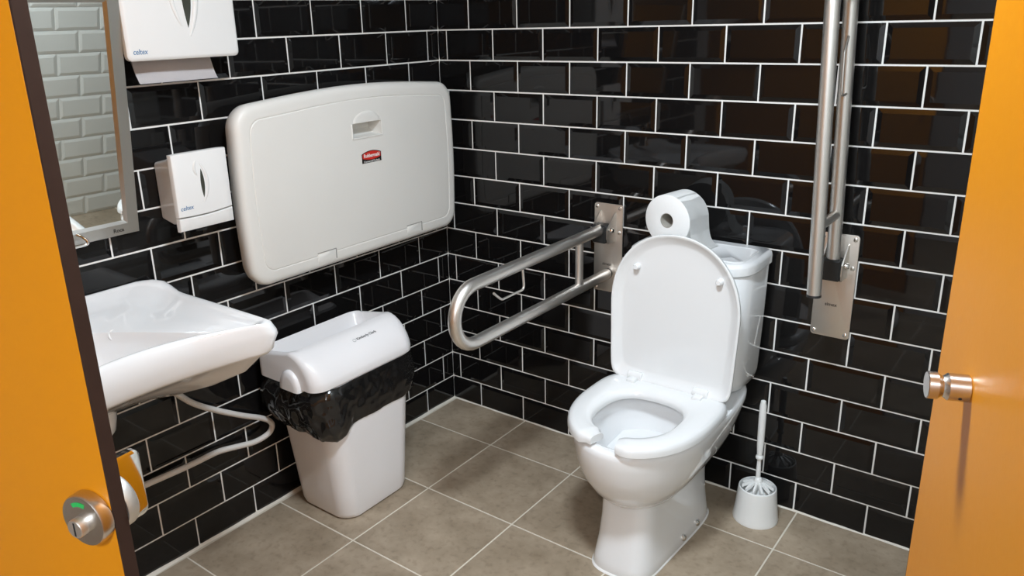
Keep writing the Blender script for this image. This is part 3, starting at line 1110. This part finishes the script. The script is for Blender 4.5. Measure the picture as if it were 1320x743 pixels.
def xfront(y):
    return 0.402 + 0.093 * ((y - BYC) / 0.29) ** 2


def basin_outline(inset, n=30, xb=0.006):
    """plan outline from back right along the right side, the front and the left side; also returns where each point lies"""
    pts, info = [], []
    y1 = BYC + BHW - inset
    xb = xb + inset * 0.3
    rc = 0.024
    yq = y1 - rc
    xq = xfront(BYC + BHW - rc) - inset
    for k in range(14):
        f = k / 14
        xx = xb + (xq - rc - xb) * f ** 1.6
        pts.append((xx, y1 - 0.008 * (1 - f) ** 2 - 0.050 * max(0.0, 1 - (xx - xb) / 0.055) ** 2.2))
        info.append(('s', f))
    for k in range(0, 6):
        a = PI / 2 - PI / 2 * k / 6
        pts.append((xq - rc + rc * math.cos(a), yq + rc * math.sin(a)))
        info.append(('c', k / 6))
    for k in range(0, n + 1):
        y = yq + (2 * BYC - 2 * yq) * k / n
        pts.append((xfront(BYC + (y - BYC) * (BHW - rc) / (yq - BYC)) - inset, y))
        info.append(('f', k / n))
    m = len(pts) - (n + 1)
    for q in range(m - 1, -1, -1):
        pts.append((pts[q][0], 2 * BYC - pts[q][1]))
        info.append((info[q][0].upper(), info[q][1]))
    return pts, info


def zrim(x, dz=0.0):
    # the back ledge stands higher than the front rim
    t = max(0.0, min(1.0, (0.11 - x) / 0.09))
    t = t * t * (3 - 2 * t)
    return 0.817 + 0.026 * t + dz


def zapron(y):
    # lower edge of the front apron: deepest in the middle
    u = min(1.0, abs(y - BYC) / BHW)
    return 0.722 + 0.026 * u * u


b0, binfo = basin_outline(0.0)


def sc_ring(sx, sy, z, xk=0.02):
    return [Vector((xk + (x - xk) * sx, BYC + (y - BYC) * sy, z)) for x, y in b0]


def o_ring(inset, dz, low=False):
    return [Vector((x, y, (zapron(y) if low else zrim(x)) + dz)) for x, y in basin_outline(inset)[0]]


rings = [sc_ring(0.45, 0.34, 0.632), sc_ring(0.58, 0.48, 0.640), sc_ring(0.74, 0.68, 0.664), sc_ring(0.88, 0.85, 0.698),
         o_ring(0.020, -0.004, True), o_ring(0.008, 0.000, True), o_ring(0.002, 0.007, True), o_ring(0.0, 0.020, True),
         o_ring(-0.006, 0.038, True), o_ring(-0.005, -0.022), o_ring(0.0, -0.010), o_ring(0.003, -0.003), o_ring(0.009, 0.0), o_ring(0.017, -0.001), o_ring(0.025, -0.005), o_ring(0.031, -0.010)]
bi, _ = basin_outline(0.031)


def bowl_edge():
    """edge of the bowl: follows the front, and runs slantwise from the front corners to the back ledge"""
    out = []
    for (x, y), (kind, f) in zip(bi, binfo):
        sg = 1 if kind.islower() else -1
        k = kind.lower()
        if k == 's':
            px, py = 0.135 + (0.385 - 0.135) * f, BYC + sg * (0.03 + (0.200 - 0.03) * f ** 0.8)
        elif k == 'c':
            px, py = 0.385 + (x - 0.385) * f * 0.5, BYC + sg * (0.200 + 0.008 * f)
        else:
            py = BYC + (y - BYC) * 0.83
            px = xfront(py) - 0.040
        out.append((px, py))
    return out


be = bowl_edge()
for f, z in ((0.5, 0.802), (0.92, 0.797), (1.0, 0.795)):
    rings.append([Vector((x + (u - x) * f, y + (v - y) * f, min(zrim(x, -0.012), z + (zrim(x) - 0.817) * (1 - f)))) for (x, y), (u, v) in zip(bi, be)])
for s, z in ((0.97, 0.785), (0.90, 0.745), (0.78, 0.716), (0.5, 0.703), (0.1, 0.699)):
    rings.append([Vector((0.26 + (x - 0.26) * s, BYC + (y - BYC) * s, z)) for x, y in be])
bas = obj('basin', shift(loft(rings), -Vector((0, BYC, 0.74))), MT['ceramic'], wb, angle=50)
# overflow boss and waste trap cover
obj('overflow', shift(lathe([(0.013, 0), (0.013, 0.003), (0.008, 0.004), (0.007, 0.001), (0, 0.0)], 24, mtx=frame_mtx((0, 1, 0), (1, 0, 0.5), (0.172, BYC + 0.075, 0.785))), -Vector((0, BYC, 0.74))), MT['ceramic'], wb)
obj('drain', shift(lathe([(0.032, 0.7), (0.032, 0.7025), (0.024, 0.704), (0, 0.7035)], 28, mtx=Matrix.Translation((0.25, BYC, 0))), -Vector((0, BYC, 0.74))), MT['chrome'], wb)
rings = []
for z, s in ((0.66, 1.0), (0.62, 0.96), (0.59, 0.86), (0.568, 0.6), (0.562, 0.3)):
    rings.append([Vector((0.195 + 0.070 * s * math.cos(2 * PI * k / 32), BYC - 0.022 + 0.055 * s * math.sin(2 * PI * k / 32), z)) for k in range(32)])
obj('trap_cover', shift(loft(rings), -Vector((0, BYC, 0.74))), MT['ceramic'], wb)
# mixer tap on the back ledge (just outside the frame of the photograph)
bm = lathe([(0.024, 0.838), (0.024, 0.845), (0.019, 0.85), (0.019, 0.93), (0.015, 0.94), (0, 0.942)], 28, mtx=Matrix.Translation((0.07, BYC - 0.02, 0)))
tube(smooth_path([(0.07, BYC - 0.02, 0.885), (0.13, BYC - 0.02, 0.90), (0.19, BYC - 0.02, 0.895), (0.205, BYC - 0.02, 0.875)], 6), 0.011, 16, bm)
tap = obj('tap', shift(bm, -Vector((0, BYC, 0.74))), MT['chrome'], wb, angle=50)

# white flexible hose under the basin
hpts = [(0.16, -1.33, 0.655), (0.13, -1.275, 0.60), (0.10, -1.225, 0.553), (0.065, -1.155, 0.480), (0.045, -1.075, 0.418), (0.036, -0.990, 0.362), (0.034, -0.935, 0.330), (0.034, -0.904, 0.306), (0.034, -0.897, 0.284), (0.034, -0.915, 0.266), (0.034, -0.965, 0.262), (0.032, -1.03, 0.275), (0.030, -1.09, 0.286), (0.030, -1.18, 0.287), (0.030, -1.30, 0.293), (0.030, -1.42, 0.300), (0.024, -1.50, 0.31), (0.012, -1.54, 0.33)]
hose = obj('drain_hose', tube(smooth_path(hpts, 7), 0.0085, 16), MT['hose'], angle=60)
tag(hose, 'white plastic hose looping under the washbasin along the black tiles', 'hose')

# ------------------------------------------------------------------ waste bin with liner
bn = thing('waste_bin', 'white plastic waste bin with a hooded lid under the changing table', 'bin', (0.165, -0.70, 0))
BO = -Vector((0.165, -0.70, 0))


def bin_ring(z, grow=0.0, r=0.055, seg=8):
    f = z / 0.50
    x0, x1 = 0.043 - 0.010 * f - grow, 0.284 + 0.018 * f + grow
    y0, y1 = -0.842 - 0.056 * f - grow, -0.562 + 0.032 * f + grow
    return [Vector(((x0 + x1) / 2 + a, (y0 + y1) / 2 + b, z)) for a, b in rrect(x1 - x0, y1 - y0, r, seg)]


rings = [bin_ring(0.003, -0.012, 0.045), bin_ring(0.006, -0.003), bin_ring(0.02, 0.0)] + [bin_ring(z) for z in (0.1, 0.2, 0.3, 0.4, 0.50)] + [bin_ring(0.50, -0.004), bin_ring(0.40, -0.004), bin_ring(0.03, -0.005)]
body = obj('body', shift(loft(rings), BO), MT['bin'], bn, angle=50)
# hooded lid: section across x extruded along y
LY0, LY1 = -0.928, -0.522
sect = []      # (x, z outer profile incl. scoop) for full opening
outer_p = [(0.030, 0.476), (0.028, 0.500), (0.030, 0.530), (0.036, 0.551), (0.046, 0.5555)]
scoop_p = [(0.056, 0.546), (0.068, 0.516), (0.095, 0.498), (0.130, 0.494), (0.162, 0.506), (0.184, 0.534), (0.194, 0.570)]
solid_p = [(0.060, 0.5560), (0.075, 0.558), (0.100, 0.562), (0.130, 0.567), (0.160, 0.572), (0.180, 0.576), (0.192, 0.5785)]
hood_p = [(0.201, 0.580), (0.217, 0.5785), (0.238, 0.572), (0.259, 0.560), (0.278, 0.544), (0.293, 0.524), (0.303, 0.503), (0.306, 0.490), (0.304, 0.476)]
rings = []
NS = 40
for i in range(NS + 1):
    # concentrate sections near the ends
    f = i / NS
    f = 0.5 - 0.5 * math.cos(PI * f)
    y = LY0 + (LY1 - LY0) * f
    e = min(y - LY0, LY1 - y)
    rr = 0.050
    k = 1.0 if e >= rr else math.sqrt(max(0.0, 1 - ((rr - e) / rr) ** 2))
    r3 = 0.014
    k3 = 1.0 if e >= r3 else math.sqrt(max(0.0, 1 - ((r3 - e) / r3) ** 2))
    op = max(0.0, min(1.0, (e - 0.013) / 0.020))
    op = op * op * (3 - 2 * op)
    pr = outer_p + [(a[0], b[1] + (a[1] - b[1]) * op) for a, b in zip(scoop_p, solid_p)] + hood_p
    xm = 0.167
    ring = []
    for x, z in pr:
        kx = 1 - rr * (1 - k) * 0.8 / 0.139
        zz = z - r3 * (1 - k3) * max(0.0, (z - 0.476) / 0.12)
        ring.append(Vector((xm + (x - xm) * kx, y, zz)))
    rings.append(ring)
lid = obj('hood_lid', shift(loft(rings), BO), MT['bin'], bn, angle=40)
for y, sgn in ((LY0, -1), (LY1, 1)):
    bm = bmesh.new()
    hb = [(0.196 + 0.042 * math.cos(PI * k / 14), 0.468 + 0.060 * math.sin(PI * k / 14)) for k in range(15)]
    loft([[Vector((0.196 + (x - 0.196) * s, y + sgn * d, 0.468 + (z - 0.468) * s)) for x, z in hb] for s, d in ((1.0, -0.012), (1.0, 0.006), (0.90, 0.012), (0.6, 0.014))], bm=bm)
    obj('lid_pivot', shift(bm, BO), MT['bin'], bn, angle=50)
# printing on the hood
hd = Vector((0.259 - 0.238, 0, 0.560 - 0.572)).normalized()
hn = Vector((-hd.z, 0, hd.x)).normalized()
if hn.x < 0:
    hn = -hn
lbm = frame_mtx((0, 1, 0), hn, Vector((0.2545, -0.690, 0.5636)) + BO)
lettering('Kimberly-Clark', 0.0125, MT['ink_grey'], lbm @ Matrix.Translation((0.008, 0, 0)), bn, bold=0.0001, width=0.078)
bm = lathe([(0.0058, -0.0003), (0.0058, 0.0006), (0.0045, 0.0006), (0.0045, -0.0003)], 24, mtx=lbm @ Matrix.Translation((-0.041, -0.001, 0)), cap=False)
obj('emblem', bm, MT['ink_light'], bn)

# the liner folded over the rim
bag = thing('bin_liner', 'crumpled black plastic liner folded over the rim of the white bin', 'bin liner', (0.165, -0.70, 0.30))
NB, NZ = 168, 26
base0 = bin_ring(0.50, 0.004, 0.055, 8)
per = []


def at_ring(z, grow, f):
    """point on the bin outline by arc fraction, resampled"""
    ring = bin_ring(z, grow, 0.055, 8)
    n = len(ring)
    Ls = [0.0]
    for i in range(n):
        Ls.append(Ls[-1] + (ring[(i + 1) % n] - ring[i]).length)
    d = f * Ls[-1]
    for i in range(n):
        if d <= Ls[i + 1] + 1e-9:
            t = (d - Ls[i]) / max(1e-9, Ls[i + 1] - Ls[i])
            return ring[i].lerp(ring[(i + 1) % n], t)
    return ring[0].copy()


rings = []
for j in range(NZ + 1):
    v = j / NZ
    ring = []
    for i in range(NB):
        f = i / NB
        z_top = 0.473
        a = f * 2 * PI
        p0 = at_ring(0.42, 0.0, f)
        ctr = Vector((0.165, -0.70, 0))
        # lower hem: hangs lowest at the end nearest the washbasin, straight along the front
        def ss(a_, b_, v_):
            t_ = max(0.0, min(1.0, (v_ - a_) / (b_ - a_)))
            return t_ * t_ * (3 - 2 * t_)
        y = p0.y
        hem = 0.333 - 0.034 * ss(-0.79, -0.86, y) + 0.005 * noise.noise(Vector((math.cos(a) * 2.2, math.sin(a) * 2.2, 3.1)))
        z = z_top + (hem - z_top) * v
        leftness = ss(-0.78, -0.89, p0.y)
        ff = ss(0.24, 0.285, p0.x) * ss(-0.86, -0.78, p0.y) * ss(-0.53, -0.57, p0.y)
        puff = 0.006 + (0.012 + 0.028 * leftness) * math.sin(PI * min(1, v * 0.98)) ** 0.7 * (0.7 + 0.5 * noise.noise(Vector((math.cos(a) * 1.7, math.sin(a) * 1.7, v * 1.4))))
        puff *= 1 - 0.55 * ff
        puff += 0.022 * ss(-0.57, -0.52, p0.y) * v ** 1.5
        q = Vector((math.cos(a) * 3.0, math.sin(a) * 3.0, v * 1.1))
        wr = 0.0075 * noise.noise(q * 1.7) + 0.0050 * (1 - 2.6 * abs(noise.noise(q * 2.6))) + 0.0016 * (1 - 2.4 * abs(noise.noise(q * 6.0 + Vector((0, 0, 5)))))
        wr *= (1 - 0.6 * ff) * min(1, v * 6)
        g_ = max(0.0028, puff + wr)
        if v > 0.97:
            g_ = max(0.002, g_ * 0.6)
        p = at_ring(min(0.5, z), g_, f)
        if p.x < 0.012:
            p.x = 0.012
        ring.append(p)
    rings.append(ring)
# tuck under the hem back towards the bin
rings.append([at_ring(r_.z + 0.012, 0.0022, i / NB) for i, r_ in enumerate(rings[-1])])
bm = loft(rings, False, False)
bm.transform(Matrix.Translation(-Vector((0.165, -0.70, 0.30))))
obj('skirt', bm, MT['bag'], bag, angle=75)
